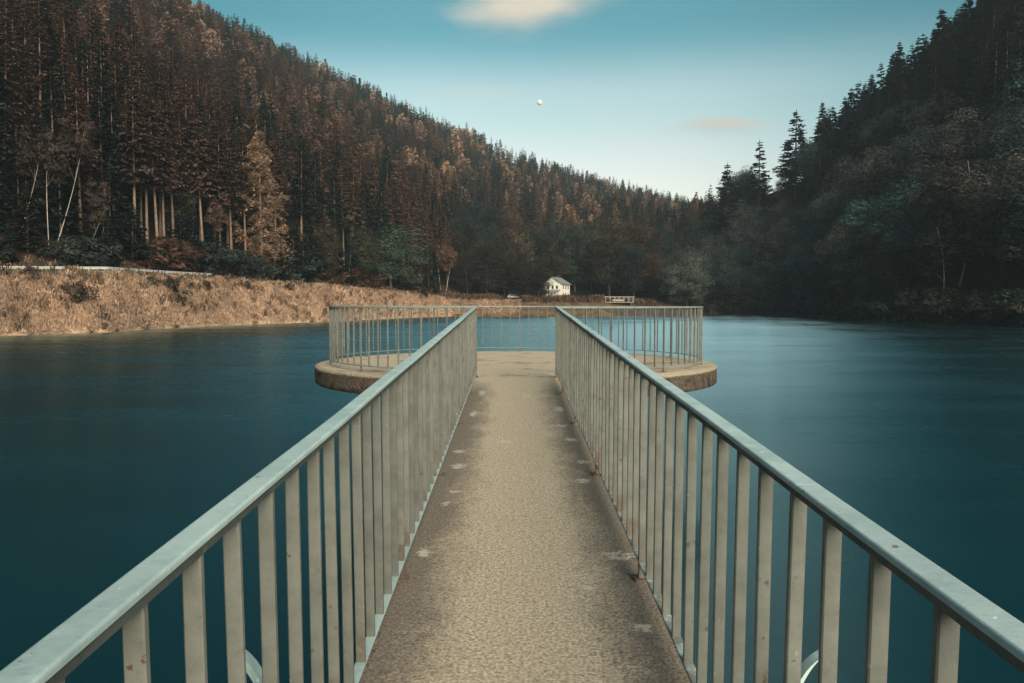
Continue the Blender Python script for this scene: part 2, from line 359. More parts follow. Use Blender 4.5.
TH = np.array([a for a, _ in tab]); KD = np.array([[k[0] for k in kn] for _, kn in tab]); KZ = np.array([[k[1] for k in kn] for _, kn in tab])
def wob2(x, y): return (np.sin(x*.11+y*.05)+np.sin(x*.043-y*.081+1.3)+np.sin(x*.021+y*.027+.4)*1.5)/3.5
def knots(th):
    th = np.asarray(th)
    return np.stack([np.interp(th, TH, KD[:, k]) for k in range(6)], -1), np.stack([np.interp(th, TH, KZ[:, k]) for k in range(6)], -1)
def terrain(X, Y):
    X = np.atleast_1d(np.asarray(X, float)); Y = np.atleast_1d(np.asarray(Y, float))
    th = np.arctan2(X, Y); r = np.hypot(X, Y); kd, kz = knots(th)
    z = np.where(r < kd[:, 0], -np.clip((kd[:, 0]-r)*.35, 0, 2.5), 0.0)
    for k in range(5):
        t = (r-kd[:, k])/(kd[:, k+1]-kd[:, k]); s = np.clip(t, 0, 1)
        if k == 0: s = np.sin(s*math.pi/2)**.9
        z = np.where(t >= 0, kz[:, k] + (kz[:, k+1]-kz[:, k])*s, z)
    rough = np.clip((r-kd[:, 2])/60, 0, 1)
    return z + rough*wob2(X, Y)*3.0 + np.where((r > kd[:, 0]) & (r < kd[:, 1]), .22*np.sin(X*1.3+Y*.7)*np.sin(Y*.9-X*.4), 0)
def at(px, D):                      # a spot on the terrain in direction px at forward distance D
    x = (px-512)/F*D; return Vector((x, D, float(terrain(x, D)[0])))

ths = np.concatenate([np.linspace(-180, -46, 60), np.linspace(-45, 45, 300), np.linspace(46, 180, 60)])*math.pi/180
fr = []
for k in range(5): fr += [k + q for q in np.linspace(0, 1, (9, 5, 16, 14, 8)[k], endpoint=False)]
fr = np.array(fr + [5.0]); nin = 5
V = []
for th in ths:
    kd, kz = knots(th)
    rr = np.concatenate([[0.5], np.linspace(kd[0]*.6, kd[0]*.985, nin-1), np.interp(fr, np.arange(6), kd)])
    X, Y = rr*math.sin(th), rr*math.cos(th); V.append(np.c_[X, Y, terrain(X, Y)])
nr = len(V[0]); V = np.array(V); nth = len(ths)
GX, GY = V[..., 0].ravel(), V[..., 1].ravel(); gth = np.arctan2(GX, GY); gr = np.hypot(GX, GY); gkd, _ = knots(gth)
colr = np.tile(np.array([[.024, .019, .015]]), (len(GX), 1))
gpx = np.where(np.abs(gth) < 1.4, 512+F*np.tan(np.clip(gth, -1.4, 1.4)), np.where(gth < 0, -900, 1900))
bank = (gr < gkd[:, 1]+1) & (gpx < 520); colr[bank] = (.42, .29, .205)
bank2 = (gr >= gkd[:, 1]+1) & (gr < gkd[:, 2]+3) & (gpx < 460); colr[bank2] = (.085, .058, .044)
mid = (gr < gkd[:, 2]) & (gpx >= 450) & (gpx < 700); colr[mid] = (.13, .085, .055)
rb = (gr < gkd[:, 1]) & (gpx >= 700); colr[rb] = (.06, .045, .035)
colr[gr < gkd[:, 0]] = (.05, .045, .04)
a = np.arange(nth-1)[:, None]*nr + np.arange(nr-1)[None, :]
Q = np.stack([a, a+nr, a+nr+1, a+1], -1).reshape(-1, 4)
tag(link('terrain', np_mesh('terrain', V.reshape(-1, 3), Q, M_ground, {'col': colr}, True)), kind='structure')
w = MB(); nseg = 96
w.face([(330*math.cos(2*math.pi*k/nseg), 330*math.sin(2*math.pi*k/nseg), 0) for k in range(nseg)])
tag(w.build('lake', M_water), kind='structure')
# lakeside road behind the guardrail
rp = []
for px in np.linspace(-400, 430, 60):
    kd, kz = knots(math.atan2(px-512, F)); th = math.atan2(px-512, F)
    for q in (.18, .92):
        r_ = kd[1] + (kd[2]-kd[1])*q; x, y = r_*math.sin(th), r_*math.cos(th); rp.append((x, y, float(terrain(x, y)[0])+.10))
rq = [(2*i, 2*i+1, 2*i+3, 2*i+2) for i in range(59)]
tag(link('road', np_mesh('road', rp, rq, M_road)), kind='structure')

# ------------------------------------------------------------------ the walkway
CX, YAW, HW, SL, Z0, RH = .0409, .0021, .6288, .0372, CAMZ-1.5835, 1.111
PIER = Matrix.Translation((CX, 0, Z0)) @ Matrix.Rotation(-YAW, 4, 'Z') @ Matrix.Rotation(math.atan(SL), 4, 'X')
DISCZ = Z0 + SL*11.84 - .001; DC = (CX+YAW*15.4, 15.4); DA, DB = 3.93, 3.60; END = 12.0
def pier_empty(name):
    o = empty(name); o.matrix_world = PIER; return o
wk = pier_empty('walkway')
tag(wk, 'long narrow concrete walkway with gritty beige surface and dark mossy edges', 'walkway')
m = MB(); m.box(-.665, .665, -6.2, END-.02, -.012, 0.0); m.build('deck_surface', M_deck, wk)
m = MB(); m.box(-.66, .66, -6.2, END+.1, -.26, -.014); m.build('deck_slab', M_aggr, wk)
for sx in (-1, 1):
    m = MB(); m.box(sx*.42-.09, sx*.42+.09, -6.2, END+.25, -.62, -.262); m.build('girder', M_conc, wk)

# ------------------------------------------------------------------ the round platform
pf = empty('round_platform', (DC[0], DC[1], DISCZ))
tag(pf, 'round concrete viewing platform at the end of the walkway, above the lake', 'platform')
NS = 128
def ring_pts(a, b, z, j=0.0):
    return [(a*math.cos(2*math.pi*k/NS)*(1+j*random.uniform(-1, 1)), b*math.sin(2*math.pi*k/NS)*(1+j*random.uniform(-1, 1)), z) for k in range(NS)]
m = MB(); rings = [ring_pts(DA-.06, DB-.06, -.006), ring_pts(DA-.018, DB-.018, -.010, .0012), ring_pts(DA, DB, -.030, .0022), ring_pts(DA, DB, -.09, .0022), ring_pts(DA-.004, DB-.004, -.17, .003),
     ring_pts(DA, DB, -.25, .003), ring_pts(DA-.006, DB-.006, -.325, .0025), ring_pts(DA-.03, DB-.03, -.345, .002)]
m.sweep(rings, lambda t: t); m.build('slab', M_aggr, pf, True)
m = MB(); m.sweep([ring_pts(DA-.055, DB-.055, -.012), ring_pts(DA-.065, DB-.065, 0.0)], lambda t: t); m.build('deck_surface', M_disc, pf)
m = MB(); m.tube([(0, 0, -.3), (0, 0, -.9), (0, 0, -6)], [1.25, 1.05, 1.05], 48); m.build('column', M_conc, pf, True)

# ------------------------------------------------------------------ railings
def bar_mesh(name, z0, z1, w=.036, t=.018, mat=None):
    m = MB(); b = .003
    sec = [(-w/2+b,-t/2),(w/2-b,-t/2),(w/2,-t/2+b),(w/2,t/2-b),(w/2-b,t/2),(-w/2+b,t/2),(-w/2,t/2-b),(-w/2,-t/2+b)]
    m.sweep([(z0,),(z1,)], lambda q: [(x, y, q[0]) for x, y in sec]); return m.mesh(name, mat or M_bar)
BAR = bar_mesh('baluster', .104, RH-.028); POST = bar_mesh('post', 0, RH-.028, .036, .022); FOOT = bar_mesh('foot', -.002, .012, .08, .07, M_rust)
def rail_section(w=.058, h=.03, n=5):
    pts = [(-w/2, RH-h), (w/2, RH-h)]
    r = .006
    for cx_, a0 in ((w/2-r, 0), (-w/2+r, 90)):
        for k in range(n): a_ = R(a0 + 90*k/(n-1)); pts.append((cx_ + r*math.cos(a_), RH-r + r*math.sin(a_)))
    return pts
for sx, words in ((-1, 'left'), (1, 'right')):
    rl = pier_empty('walkway_railing')
    tag(rl, f'pale grey-green railing of flat uprights along the {words} edge of the walkway', 'railing', 'railings of the walkway and platform')
    sec = rail_section(.058, .013, 4); X = sx*HW; y1 = 12.12
    cuts = [-6.1, -2.3, 1.52 + .25*sx, 5.2, 8.7, y1]
    for a_, b_ in zip(cuts[:-1], cuts[1:]):                # the handrail is welded from lengths of flat tube
        m = MB(); dx, dz = random.uniform(-.0012, .0012), random.uniform(-.001, .001)
        m.sweep([(y,) for y in np.linspace(a_+.001, b_-.001, 24)], lambda t: [(X+x+dx+.0012*math.sin(t[0]*3.1), t[0], z+dz+.001*math.sin(t[0]*2.3+sx)) for x, z in sec]); m.build('handrail', M_rail_sky, rl, False)
        m = MB(); m.box(X+dx-.024, X+dx+.024, a_+.001, b_-.001, RH-.032, RH-.0135); m.build('rail_bar', M_rail_shade, rl)
    m = MB(); m.bevbox(X-.02, X+.02, -6.1, y1, .092, .104, .002); m.build('foot_rail', M_rail_sky, rl)
    k0 = -10; n = int((y1-1.20)/.2115)
    for k in range(k0, n+1):
        y = 1.205+.2115*k; post = (k % 10 == 3) or k == n
        o = link('post' if post else 'baluster', POST if post else BAR, rl); o.location = (X + random.uniform(-.001, .001), y, 0)
        o.rotation_euler = (random.uniform(-.004, .004), random.uniform(-.004, .004), random.uniform(-.05, .05))
        if post and y > 0:
            f_ = link('foot', FOOT, o); f_.location = (0, 0, 0)
    # curved strap standing out from the second upright, on the water side
    pts = [(X+sx*(.035+.075*(1-math.cos(a_))), 1.95, .44+.10*a_ if a_ < .4 else .48+.145*math.sin(a_-.4)) for a_ in np.linspace(0, 1.75, 14)]
    m = MB(); m.sweep(pts, lambda p: [(p[0]-.010, p[1]-.018, p[2]-.004), (p[0]+.006, p[1]-.018, p[2]+.006), (p[0]+.006, p[1]+.018, p[2]+.006), (p[0]-.010, p[1]+.018, p[2]-.004)])
    m.build('curved_bracket', M_rail_sky, rl)
pr = empty('platform_railing', (DC[0], DC[1], DISCZ))
tag(pr, 'pale grey-green ring railing around the rim of the round platform', 'railing', 'railings of the walkway and platform')
RA, RB = 3.64, 3.34
a0 = math.asin((HW+.035)/RA)
angs = np.linspace(-math.pi/2 + a0, 1.5*math.pi - a0, 160)
def ringsec(secpts):
    def f(a_):
        p = Vector((RA*math.cos(a_), RB*math.sin(a_), 0)); nrm = Vector((math.cos(a_)/RA, math.sin(a_)/RB, 0)).normalized()
        return [(p.x+nrm.x*x, p.y+nrm.y*x, z) for x, z in secpts]
    return f
m = MB(); m.sweep(list(angs), ringsec(rail_section(.05, .026))); m.build('handrail', M_ring, pr)
m = MB(); m.sweep(list(angs), ringsec([(-.018, .092), (.018, .092), (.018, .104), (-.018, .104)])); m.build('foot_rail', M_ring, pr)
cum = np.r_[0, np.cumsum(np.hypot(np.diff(RA*np.cos(angs)), np.diff(RB*np.sin(angs))))]
nb = 92
for k in range(nb):
    a_ = float(np.interp(cum[-1]*k/(nb-1), cum, angs)); post = k % 9 == 0 or k == nb-1
    o = link('post' if post else 'baluster', POST if post else BAR, pr); o.location = (RA*math.cos(a_), RB*math.sin(a_), 0)
    o.rotation_euler = (0, 0, math.atan2(math.sin(a_)/RB, math.cos(a_)/RA)); o.scale = (.82, .8, 1)
    if post: link('foot', FOOT, o)

# ------------------------------------------------------------------ trees
def quads_mesh(name, quads, mat=M_leaf):
    V = np.array(quads, dtype=np.float32).reshape(-1, 3); return np_mesh(name, V, np.arange(len(V)).reshape(-1, 4), mat)
def spruce_quads(h, rad, clear, nwh, nbr, droop, keep, twigs, seed, power=.85, up=.25, fat=1.0):
    r = random.Random(seed); qs = []
    for i in range(nwh):
        t = clear + (1-clear)*(i+r.uniform(-.3, .3))/nwh
        if t > .992: t = .992
        z0 = t*h; q = (1-t)/(1-clear)
        rr = rad*min(1.0, q**power*1.05+.03)*(.55+.45*min(1, (t-clear+.02)/.10))
        for j in range(max(3, int(nbr*(.6+.4*q)))):
            if r.random() > keep: continue
            a = r.uniform(0, 2*math.pi); ln = rr*r.uniform(.62, 1.12); wd = (.20+.14*ln)*fat*r.uniform(.8, 1.25)
            ca, sa = math.cos(a), math.sin(a); dr = droop*r.uniform(.6, 1.4)
            pts = []
            for k in range(4):
                s = k/3; pts.append((ca*ln*s, sa*ln*s, z0 + ln*(up*s - dr*s*s*1.1 + .12*s**4)))
            for k in range(3):
                w0 = wd*(1, 1.15, .8, .15)[k]; w1 = wd*(1, 1.15, .8, .15)[k+1]; p, p2 = pts[k], pts[k+1]
                if k == 0 and ln > 1.2: continue
                dz0, dz1 = r.uniform(-.12, .12), r.uniform(-.12, .12)
                qs.append([(p[0]-sa*w0, p[1]+ca*w0, p[2]-.10+dz0), (p[0]+sa*w0, p[1]-ca*w0, p[2]-.10-dz0), (p2[0]+sa*w1, p2[1]-ca*w1, p2[2]-.05-dz1), (p2[0]-sa*w1, p2[1]+ca*w1, p2[2]-.05+dz1)])
            for k in range(twigs):
                s = r.uniform(.25, .98); b = [pts[min(2, int(s*3))][c] + (pts[min(2, int(s*3))+1][c]-pts[min(2, int(s*3))][c])*(s*3-min(2, int(s*3))) for c in range(3)]
                a2 = a + r.choice((-1, 1))*r.uniform(.5, 1.2); tl = (.30+.22*ln)*r.uniform(.5, 1.1)*(1.1-.5*s); tw = (r.uniform(.09, .18)+.02*ln)*fat
                c2, s2 = math.cos(a2), math.sin(a2); e = (b[0]+c2*tl, b[1]+s2*tl, b[2]-tl*r.uniform(.15, .9))
                qs.append([(b[0]-s2*tw, b[1]+c2*tw, b[2]), (b[0]+s2*tw, b[1]-c2*tw, b[2]), (e[0]+s2*tw*.4, e[1]-c2*tw*.4, e[2]), (e[0]-s2*tw*.4, e[1]+c2*tw*.4, e[2])])
    for k in range(4):                                   # leader
        a = k*math.pi/4; w_ = .10
        qs.append([(math.cos(a)*w_, math.sin(a)*w_, h*.965), (-math.cos(a)*w_, -math.sin(a)*w_, h*.965), (-.015*math.cos(a), -.015*math.sin(a), h*1.012), (.015*math.cos(a), .015*math.sin(a), h*1.012)])
    return qs
def leafy_quads(h, rx, rz, zc, nclump, nleaf, size, seed, droop=0.0, flat=.6, cr=(1.4, 2.6)):
    r = random.Random(seed); qs = []; clumps = []
    for i in range(nclump):
        for _ in range(30):
            u_ = r.uniform(-1, 1); a = r.uniform(0, 2*math.pi); s = math.sqrt(1-u_*u_); k = r.uniform(.45, .95)
            lob = 1 + .22*math.sin(a*2+seed) + .15*math.sin(a*3+u_*4+seed*2)
            p = (rx*s*math.cos(a)*k*lob, rx*s*math.sin(a)*k*lob, zc + rz*u_*k)
            if all((p[0]-c[0])**2+(p[1]-c[1])**2+(p[2]-c[2])**2 > 3.2 for c in clumps): break
        clumps.append(p)
    for c in clumps:
        R_ = r.uniform(*cr)
        for j in range(nleaf):
            u_ = r.uniform(-.75, 1); a = r.uniform(0, 2*math.pi); s = math.sqrt(1-min(1, u_*u_)); k = r.uniform(.70, 1.08)
            d = Vector((s*math.cos(a), s*math.sin(a), u_*flat)); p = Vector(c) + d*R_*k
            p.z -= droop*(d.x*d.x+d.y*d.y)*R_*r.uniform(.3, 1)
            nrm = (Vector((d.x, d.y, d.z+.5)).normalized() + Vector((r.uniform(-1, 1), r.uniform(-1, 1), r.uniform(-1, 1)))*.45).normalized()
            t1 = nrm.orthogonal().normalized(); t2 = nrm.cross(t1); g = r.uniform(0, 6.28); t1, t2 = t1*math.cos(g)+t2*math.sin(g), t2*math.cos(g)-t1*math.sin(g)
            q = size*r.uniform(.5, 1.15); t1 = t1*q; t2 = t2*q*r.uniform(.4, .7)
            qs.append([p-t1, p-t2*1.0, p+t1, p+t2])
    return qs, clumps
def trunk_mesh(name, h, r0, mat, limbs=(), bend=0.0, seed=0, taper=.12):
    r = random.Random(seed); m = MB(); pts = []; n = 9; ph = r.uniform(0, 6)
    for k in range(n):
        t = k/(n-1); pts.append((bend*math.sin(t*2.4+ph)*.5 - bend*math.sin(ph)*.5, bend*math.cos(t*2.0+ph)*.4 - bend*math.cos(ph)*.4, -1.0 + (h+1.0)*t))
    m.tube(pts, [r0*(1.25 if k == 0 else 1)*(1-(1-taper)*k/(n-1)) for k in range(n)], 8)
    for c in limbs:
        zb = max(h*.25, min(h*.9, c[2]*.72)); t = (zb+1)/(h+1); i = min(n-2, int(t*(n-1))); b = pts[i]
        b = tuple(pts[i][q] + (pts[i+1][q]-pts[i][q])*(t*(n-1)-i) for q in range(3))
        md = ((b[0]*.5+c[0]*.5), (b[1]*.5+c[1]*.5), b[2]*.45+c[2]*.55+.2)
        m.tube([b, md, c], [r0*.38*(1-t*.6), r0*.25*(1-t*.6), r0*.08], 6)
    return m.mesh(name, mat, True)
# --- prototypes: (crown mesh, trunk mesh, nominal height)
SPR = []        # tall forest spruces with bare lower trunk
for s, (h, rad, cl) in enumerate([(28, 3.7, .36), (28, 4.0, .22), (28, 3.5, .42), (28, 4.2, .12), (28, 3.9, .07)]):
    SPR.append((quads_mesh('crown', spruce_quads(h, rad, cl, 50, 9, .42, .92, 10, 20+s, .75, .25, .88)), trunk_mesh('trunk', h*.97, .30, M_bark, seed=s), h))
SKY = []        # open, wind worn spruces of the right ridge
for s, (h, rad, cl) in enumerate([(28, 4.7, .16), (28, 4.4, .22), (28, 4.0, .08)]):
    SKY.append((quads_mesh('crown', spruce_quads(h, rad, cl, 34, 8, .34, .84, 9, 50+s, .72, .30, 1.35)), trunk_mesh('trunk', h*.98, .30, M_oakbark, seed=s+9), h))
def conical_leafy(h, rad, z0, nclump, nleaf, size, seed):
    r = random.Random(seed); qs = []
    for i in range(nclump):
        t = (i+r.random())/nclump; z = z0 + (h*1.0-z0)*t; rr = rad*min(1, (1-t)**.62*1.02)*min(1, .55+t*2.2); a = i*2.4 + r.uniform(-.6, .6); k = r.uniform(.25, 1.15)
        c = (rr*k*math.cos(a)*(1+.25*math.sin(i*.7)), rr*k*math.sin(a)*(1+.25*math.sin(i*.7)), z); R_ = (.45+.8*(1-t))*r.uniform(.6, 1.35)
        for j in range(nleaf):
            d = Vector((r.gauss(0, .6), r.gauss(0, .6), r.gauss(0, .28))); p = Vector(c) + d*R_; p.z -= .9*R_*(d.x*d.x+d.y*d.y)*.6
            q = size*r.uniform(.5, 1.2); g = r.uniform(0, 6.28); t1 = Vector((math.cos(g), math.sin(g), r.uniform(-.9, .1)))*q; t2 = t1.orthogonal().normalized()*q*r.uniform(.3, .55)
            qs.append([p-t1, p-t2, p+t1, p+t2])
    return qs
LAR = [(quads_mesh('crown', conical_leafy(24, 4.2, 3.0, 76, 130, .25, 71)), trunk_mesh('trunk', 23.2, .26, M_bark, seed=31), 24),
       (quads_mesh('crown', conical_leafy(24, 3.6, 2.5, 80, 55, .36, 72)), trunk_mesh('trunk', 23.2, .26, M_bark, seed=32), 24)]
YNG = [(quads_mesh('crown', spruce_quads(9, 2.3, .04, 26, 9, .35, .95, 5, 81, .9, .2)), trunk_mesh('trunk', 8.6, .13, M_bark, seed=33), 9),
       (quads_mesh('crown', spruce_quads(9, 2.8, .03, 24, 9, .30, .92, 6, 82, .8, .2)), trunk_mesh('trunk', 8.6, .13, M_bark, seed=34), 9)]
DEC = []
for s, (rx, rz, zc, nc) in enumerate([(5.2, 6.6, 8.6, 34), (4.6, 7.2, 9.2, 32), (5.8, 6.2, 8.0, 38), (4.2, 6.8, 8.6, 28)]):
    q, cl = leafy_quads(16, rx, rz, zc, nc, 310, .22, 100+s, .35, .8)
    DEC.append((quads_mesh('crown', q), trunk_mesh('trunk', 12.5, .26, M_oakbark, cl[::3], .8, s), 16))
BIR = []
for s, (rx, rz, zc, nc) in enumerate([(2.6, 4.2, 13.2, 15), (3.4, 5.0, 12.5, 20)]):
    q, cl = leafy_quads(18, rx, rz, zc, nc, 130, .30, 140+s, .8, .7, (.9, 1.6))
    BIR.append((quads_mesh('crown', q), trunk_mesh('trunk', 15.0, .08, M_birch, cl[::3], 2.6, s+4, .12), 18))
BUS = []
for s, (rx, rz, zc, nc) in enumerate([(1.7, 1.3, 1.2, 14), (2.2, 1.2, 1.0, 16)]):
    q, cl = leafy_quads(3, rx, rz, zc, nc, 70, .2, 160+s, .2, .7, (.5, .9))
    BUS.append((quads_mesh('foliage', q), trunk_mesh('stem', 1.6, .05, M_oakbark, cl[::2], .3, s+4), 2.6))
def jit(c, a=.22):
    k = 1+random.uniform(-a, a); return (c[0]*k*random.uniform(.93, 1.07), c[1]*k*random.uniform(.94, 1.06), c[2]*k*random.uniform(.93, 1.07), 1)
def tree(name, proto, px, D, h, colour, label, cat='tree', group=None, lean=0.0, wide=1.0, zoff=0.0, rz=None, leandir=None, names=('crown', 'trunk')):
    cm, tm, h0 = proto; k = h/h0; loc = at(px, D); loc.z += zoff
    rx_, ry_ = (random.gauss(0, .015), random.gauss(0, .015)) if leandir is None else (0, leandir)
    o = empty(name, loc, (rx_, ry_, 0), (k*wide, k*wide, k))
    tag(o, label, cat, group)
    spin = random.uniform(0, 6.28) if rz is None else rz
    c = link(names[0], cm, o); c.rotation_euler = (0, 0, spin); c.color = jit(colour)
    t = link(names[1], tm, o); t.rotation_euler = (0, 0, spin)
    return o
BROWN = (.128, .078, .058); BROWN2 = (.098, .065, .051); GREEN = (.030, .040, .033); DKGREEN = (.024, .034, .032); TEAL = (.024, .048, .045)
GOLD = (.30, .20, .14); OLIVE = (.058, .050, .036); RUSSET = (.085, .056, .040)
taken = []
def free(px, D, sep):
    x = (px-512)/F*D
    if any((x-a_)**2+(D-b_)**2 < sep*sep for a_, b_ in taken): return False
    taken.append((x, D)); return True
def edge(px):                        # forward distance at which the wood begins
    th = math.atan2(px-512, F); kd, kz = knots(th); return float(kd[2])*math.cos(th) + 4
# the marked single trees
tree('larch', LAR[0], 263, edge(263)-1, 31, GOLD, 'tall golden-brown larch rising in front of the dark left forest', wide=1.15)
tree('broadleaf_tree', DEC[2], 392, edge(392)-3, 20, (.066, .084, .060), 'round-crowned olive-green tree at the foot of the left forest', wide=1.45)
free(263, edge(263)+3, 4); free(392, edge(392)-2, 5)
for px, dd, h, ln, lab, colr_, pr_ in [
    (58, 6, 22, .20, 'slender birch with pale trunk leaning right, taller of the leaning pair at far left', (.05, .038, .031), 0),
    (52, 5, 20, .12, 'slender birch with pale trunk close beside the tall leaning birch', (.05, .038, .031), 0),
    (24, 9, 17, .15, 'thin birch in shade at the outer left end of the forest', (.045, .036, .03), 0),
    (84, 3, 10, .40, 'short birch leaning steeply right above the guardrail', (.05, .04, .032), 0),
    (101, 2, 14, -.02, 'thin upright birch standing just behind the guardrail', (.05, .04, .032), 0),
    (218, 2, 16, .03, 'birch with bright crooked trunk left of the golden larch', BROWN2, 0),
    (350, 1, 17, .14, 'birch with white trunk leaning right beside the olive-green tree', (.04, .045, .03), 0),
    (446, 3, 18, .06, 'orange-leaved birch with white trunk at the right end of the dry bank', (.15, .08, .05), 1),
    (441, 5, 17, .03, 'thin birch with dull trunk behind the orange-leaved birch', (.09, .055, .036), 0),
    ]:
    tree('birch', BIR[pr_], px, edge(px)+dd-3, h, colr_, lab, leandir=ln, wide=.9); free(px, edge(px)+dd-3, 2)
for px, D, h, lab, colr_ in [(668+288, 162, 31, 'tall birch with forked pale trunk high in the right-hand wood', (.045, .042, .035)),
                       (938, 156, 22, 'birch with thin grey trunk near the right shore', (.030, .032, .028)),
                       (760, 283, 27, 'birch with short pale trunk showing mid-slope in the far right wood', (.05, .042, .032))]:
    tree('birch', BIR[1], px, D, h, colr_, lab, leandir=.03, wide=1.2); free(px, D, 3)
def reach(px, D, y):                 # height of a tree whose top shows at picture row y
    g = float(terrain((px-512)/F*D, D)[0]); e = math.atan((341.5-y)/F)-PITCH
    return CAMZ + D*math.tan(e)/1.0 - g
for px, D, h, lab, wd in [(725, 318, 28, 'shortest and leftmost of the lone skyline spruces on the right ridge', 1.45), (757, 322, 34, 'dense lone spruce, second from the left on the right skyline', 1.45),
                      (793, 318, 36, 'tall open-branched spruce standing clear of the ridge against the sky', 1.5)]:
    tree('spruce', SKY[2 if px == 757 else (1 if px == 725 else 0)], px, D, reach(px, D, {725: 163, 757: 140, 793: 110}[px]), DKGREEN, lab, 'spruce', wide=wd); free(px, D, 4)
for px, y in ((806, 142), (817, 122), (829, 106), (841, 96), (853, 82), (866, 78), (877, 62), (888, 52), (902, 54), (912, 36), (926, 28), (937, 24), (948, 8), (962, 2), (975, -14)):
    th = math.atan2(px-512, F); D = float(knots(th)[0][3])*math.cos(th)-random.uniform(0, 8)
    h = reach(px, D, y)
    if h < 9: continue
    free(px, D, 3.5); tree('spruce', random.choice(SKY), px, D, h, DKGREEN, 'dark spruce whose open top stands on the skyline of the right ridge', 'spruce', 'skyline spruces of the right ridge', wide=min(1.5, max(.8, 34/h)))
# left wood: the row of undergrowth along the road, then the stand behind it
for px in np.arange(-40, 440, 9.5):
    px = px + random.uniform(-4, 4); e = edge(px)
    if 40 < px < 75 or not free(px, e-3, 2): continue
    if random.random() < .55:
        tree('young_spruce', random.choice(YNG), px, e-2+random.uniform(-1, 3), random.uniform(5, 11), DKGREEN if random.random() < .7 else OLIVE,
             'low dark young spruce at the foot of the left forest', 'spruce', 'young spruces edging the left forest', wide=1.25)
    else:
        tree('bush', random.choice(BUS), px, e-2+random.uniform(-1, 2), random.uniform(3, 6.5), GREEN if random.random() < .7 else (.06, .035, .025),
             'dense dark bush in the undergrowth behind the left road', 'bush', 'bushes edging the left forest', names=('foliage', 'stem'), wide=1.3)
for px, dd, h in ((137, 2, 30), (149, 4, 29), (160, 1.5, 30), (166, 3, 28), (176, 5, 30), (205, 2, 31), (216, 4.5, 30), (221, 1.5, 29), (233, 2.5, 30), (247, 4, 29)):
    free(px, edge(px)+dd, 2)
    tree('spruce', SPR[2], px, edge(px)+dd, h, random.choice((BROWN, BROWN2)), 'tall spruce with long bare pale trunk at the forest edge left of the larch', 'spruce', 'bare-trunked spruces at the left forest edge')
for k in range(70):
    px = random.uniform(-45, 440); D = edge(px)+random.uniform(1, 22)
    if 122 < px < 255 and D < edge(px)+9: continue
    if not free(px, D, 2.6): continue
    if random.random() < .6: tree('young_spruce', random.choice(YNG), px, D, random.uniform(9, 16), random.choice((DKGREEN, GREEN, BROWN2)), 'half-grown spruce under the tall trees of the left forest', 'spruce', 'half-grown spruces in the left forest', wide=.95)
    else: tree('broadleaf_tree', random.choice(DEC), px, D, random.uniform(9, 15), random.choice((GREEN, OLIVE, (.045, .036, .028))), 'shaded broadleaf tree low among the spruces of the left forest', 'tree', 'broadleaf trees in the left forest')
n_sp = 0
def place_spruce(px, D, h, colour, label, group, protos=SPR, wide=1.0):
    global n_sp
    n_sp += 1; return tree('spruce', random.choice(protos), px, D, h, colour, label, 'spruce', group, wide=wide)
tries = 0
while n_sp < 165 and tries < 6000:
    tries += 1; px = random.uniform(-45, 450); e = edge(px); D = e + 2 + abs(random.gauss(0, 26))
    if not free(px, D, 3.6): continue
    near = D-e < 14
    place_spruce(px, D, random.uniform(23, 31), random.choice((BROWN, BROWN, BROWN2, GREEN)) if px > 150 else random.choice((BROWN2, BROWN, GREEN)),
         'tall brown-needled spruce crowded among others in the left forest', 'spruces of the left forest', SPR[:3] if near else SPR[1:], 1.0)
# right wood
n0 = n_sp; tries = 0
def ridge(px):
    th = math.atan2(px-512, F); kd, kz = knots(th); return float(kd[3])*math.cos(th)
while n_sp - n0 < 90 and tries < 6000:
    tries += 1; px = 812 + 290*random.random()**.8; rd = ridge(px); e = edge(px); D = e + (rd+22-e)*random.random()**.55
    if not free(px, D, 4.6): continue
    place_spruce(px, D, random.uniform(21, 30), random.choice((DKGREEN, GREEN, (.036, .046, .042), (.042, .040, .034))), 'dark spruce among others on the shaded slope of the right ridge', 'spruces of the right ridge', SKY if D > rd-22 else SKY+SPR[3:], 1.3)
def place_leafy(px, D, h, colour, label, group, wide=1.0, protos=DEC):
    return tree('broadleaf_tree', random.choice(protos), px, D, h, colour, label, 'tree', group, wide=wide)
cnt = 0; tries = 0
while cnt < 85 and tries < 5000:        # broadleaf wood along the right shore
    tries += 1; px = random.uniform(672, 1085); e = edge(px)-4
    th = math.atan2(px-512, F); kd, kz = knots(th); s0 = float(kd[1])*math.cos(th); D = s0 + 1 + abs(random.gauss(0, 1))*(e-s0+12)*.75
    if not free(px, D, 5.4): continue
    cnt += 1
    dk = 1.65 if px > 860 else 1.95
    colour = tuple(q*dk for q in random.choice(((.044, .050, .042), (.056, .054, .047), GREEN, TEAL, (.042, .048, .044), DKGREEN)))
    place_leafy(px, D, random.uniform(13, 21)*(1.1 if px > 820 else 1), colour, 'shaded broadleaf tree in the dense wood lining the right shore', 'broadleaf trees of the right shore', random.uniform(1.2, 1.55))
for px in np.arange(700, 1060, 8.5):
    px += random.uniform(-3, 3); th = math.atan2(px-512, F); kd, kz = knots(th); D = float(kd[0])*math.cos(th)+random.uniform(1.0, 3.5)
    tree('bush', random.choice(BUS), px, D, random.uniform(2.5, 6.5), random.choice((GREEN, TEAL, OLIVE, (.045, .04, .034))), 'dark bush hanging over the water at the right shore', 'bush', 'bushes along the right shore', names=('foliage', 'stem'), wide=1.25)
for k in range(26):
    px = random.uniform(705, 822); D = random.uniform(296, 338)
    if free(px, D, 4.0): place_leafy(px, D, random.uniform(11, 15), random.choice(((.062, .066, .055), (.055, .068, .058), (.08, .074, .06))), 'shaded broadleaf tree in the dense wood lining the right shore', 'broadleaf trees of the right shore', 1.2)
cnt = 0; tries = 0
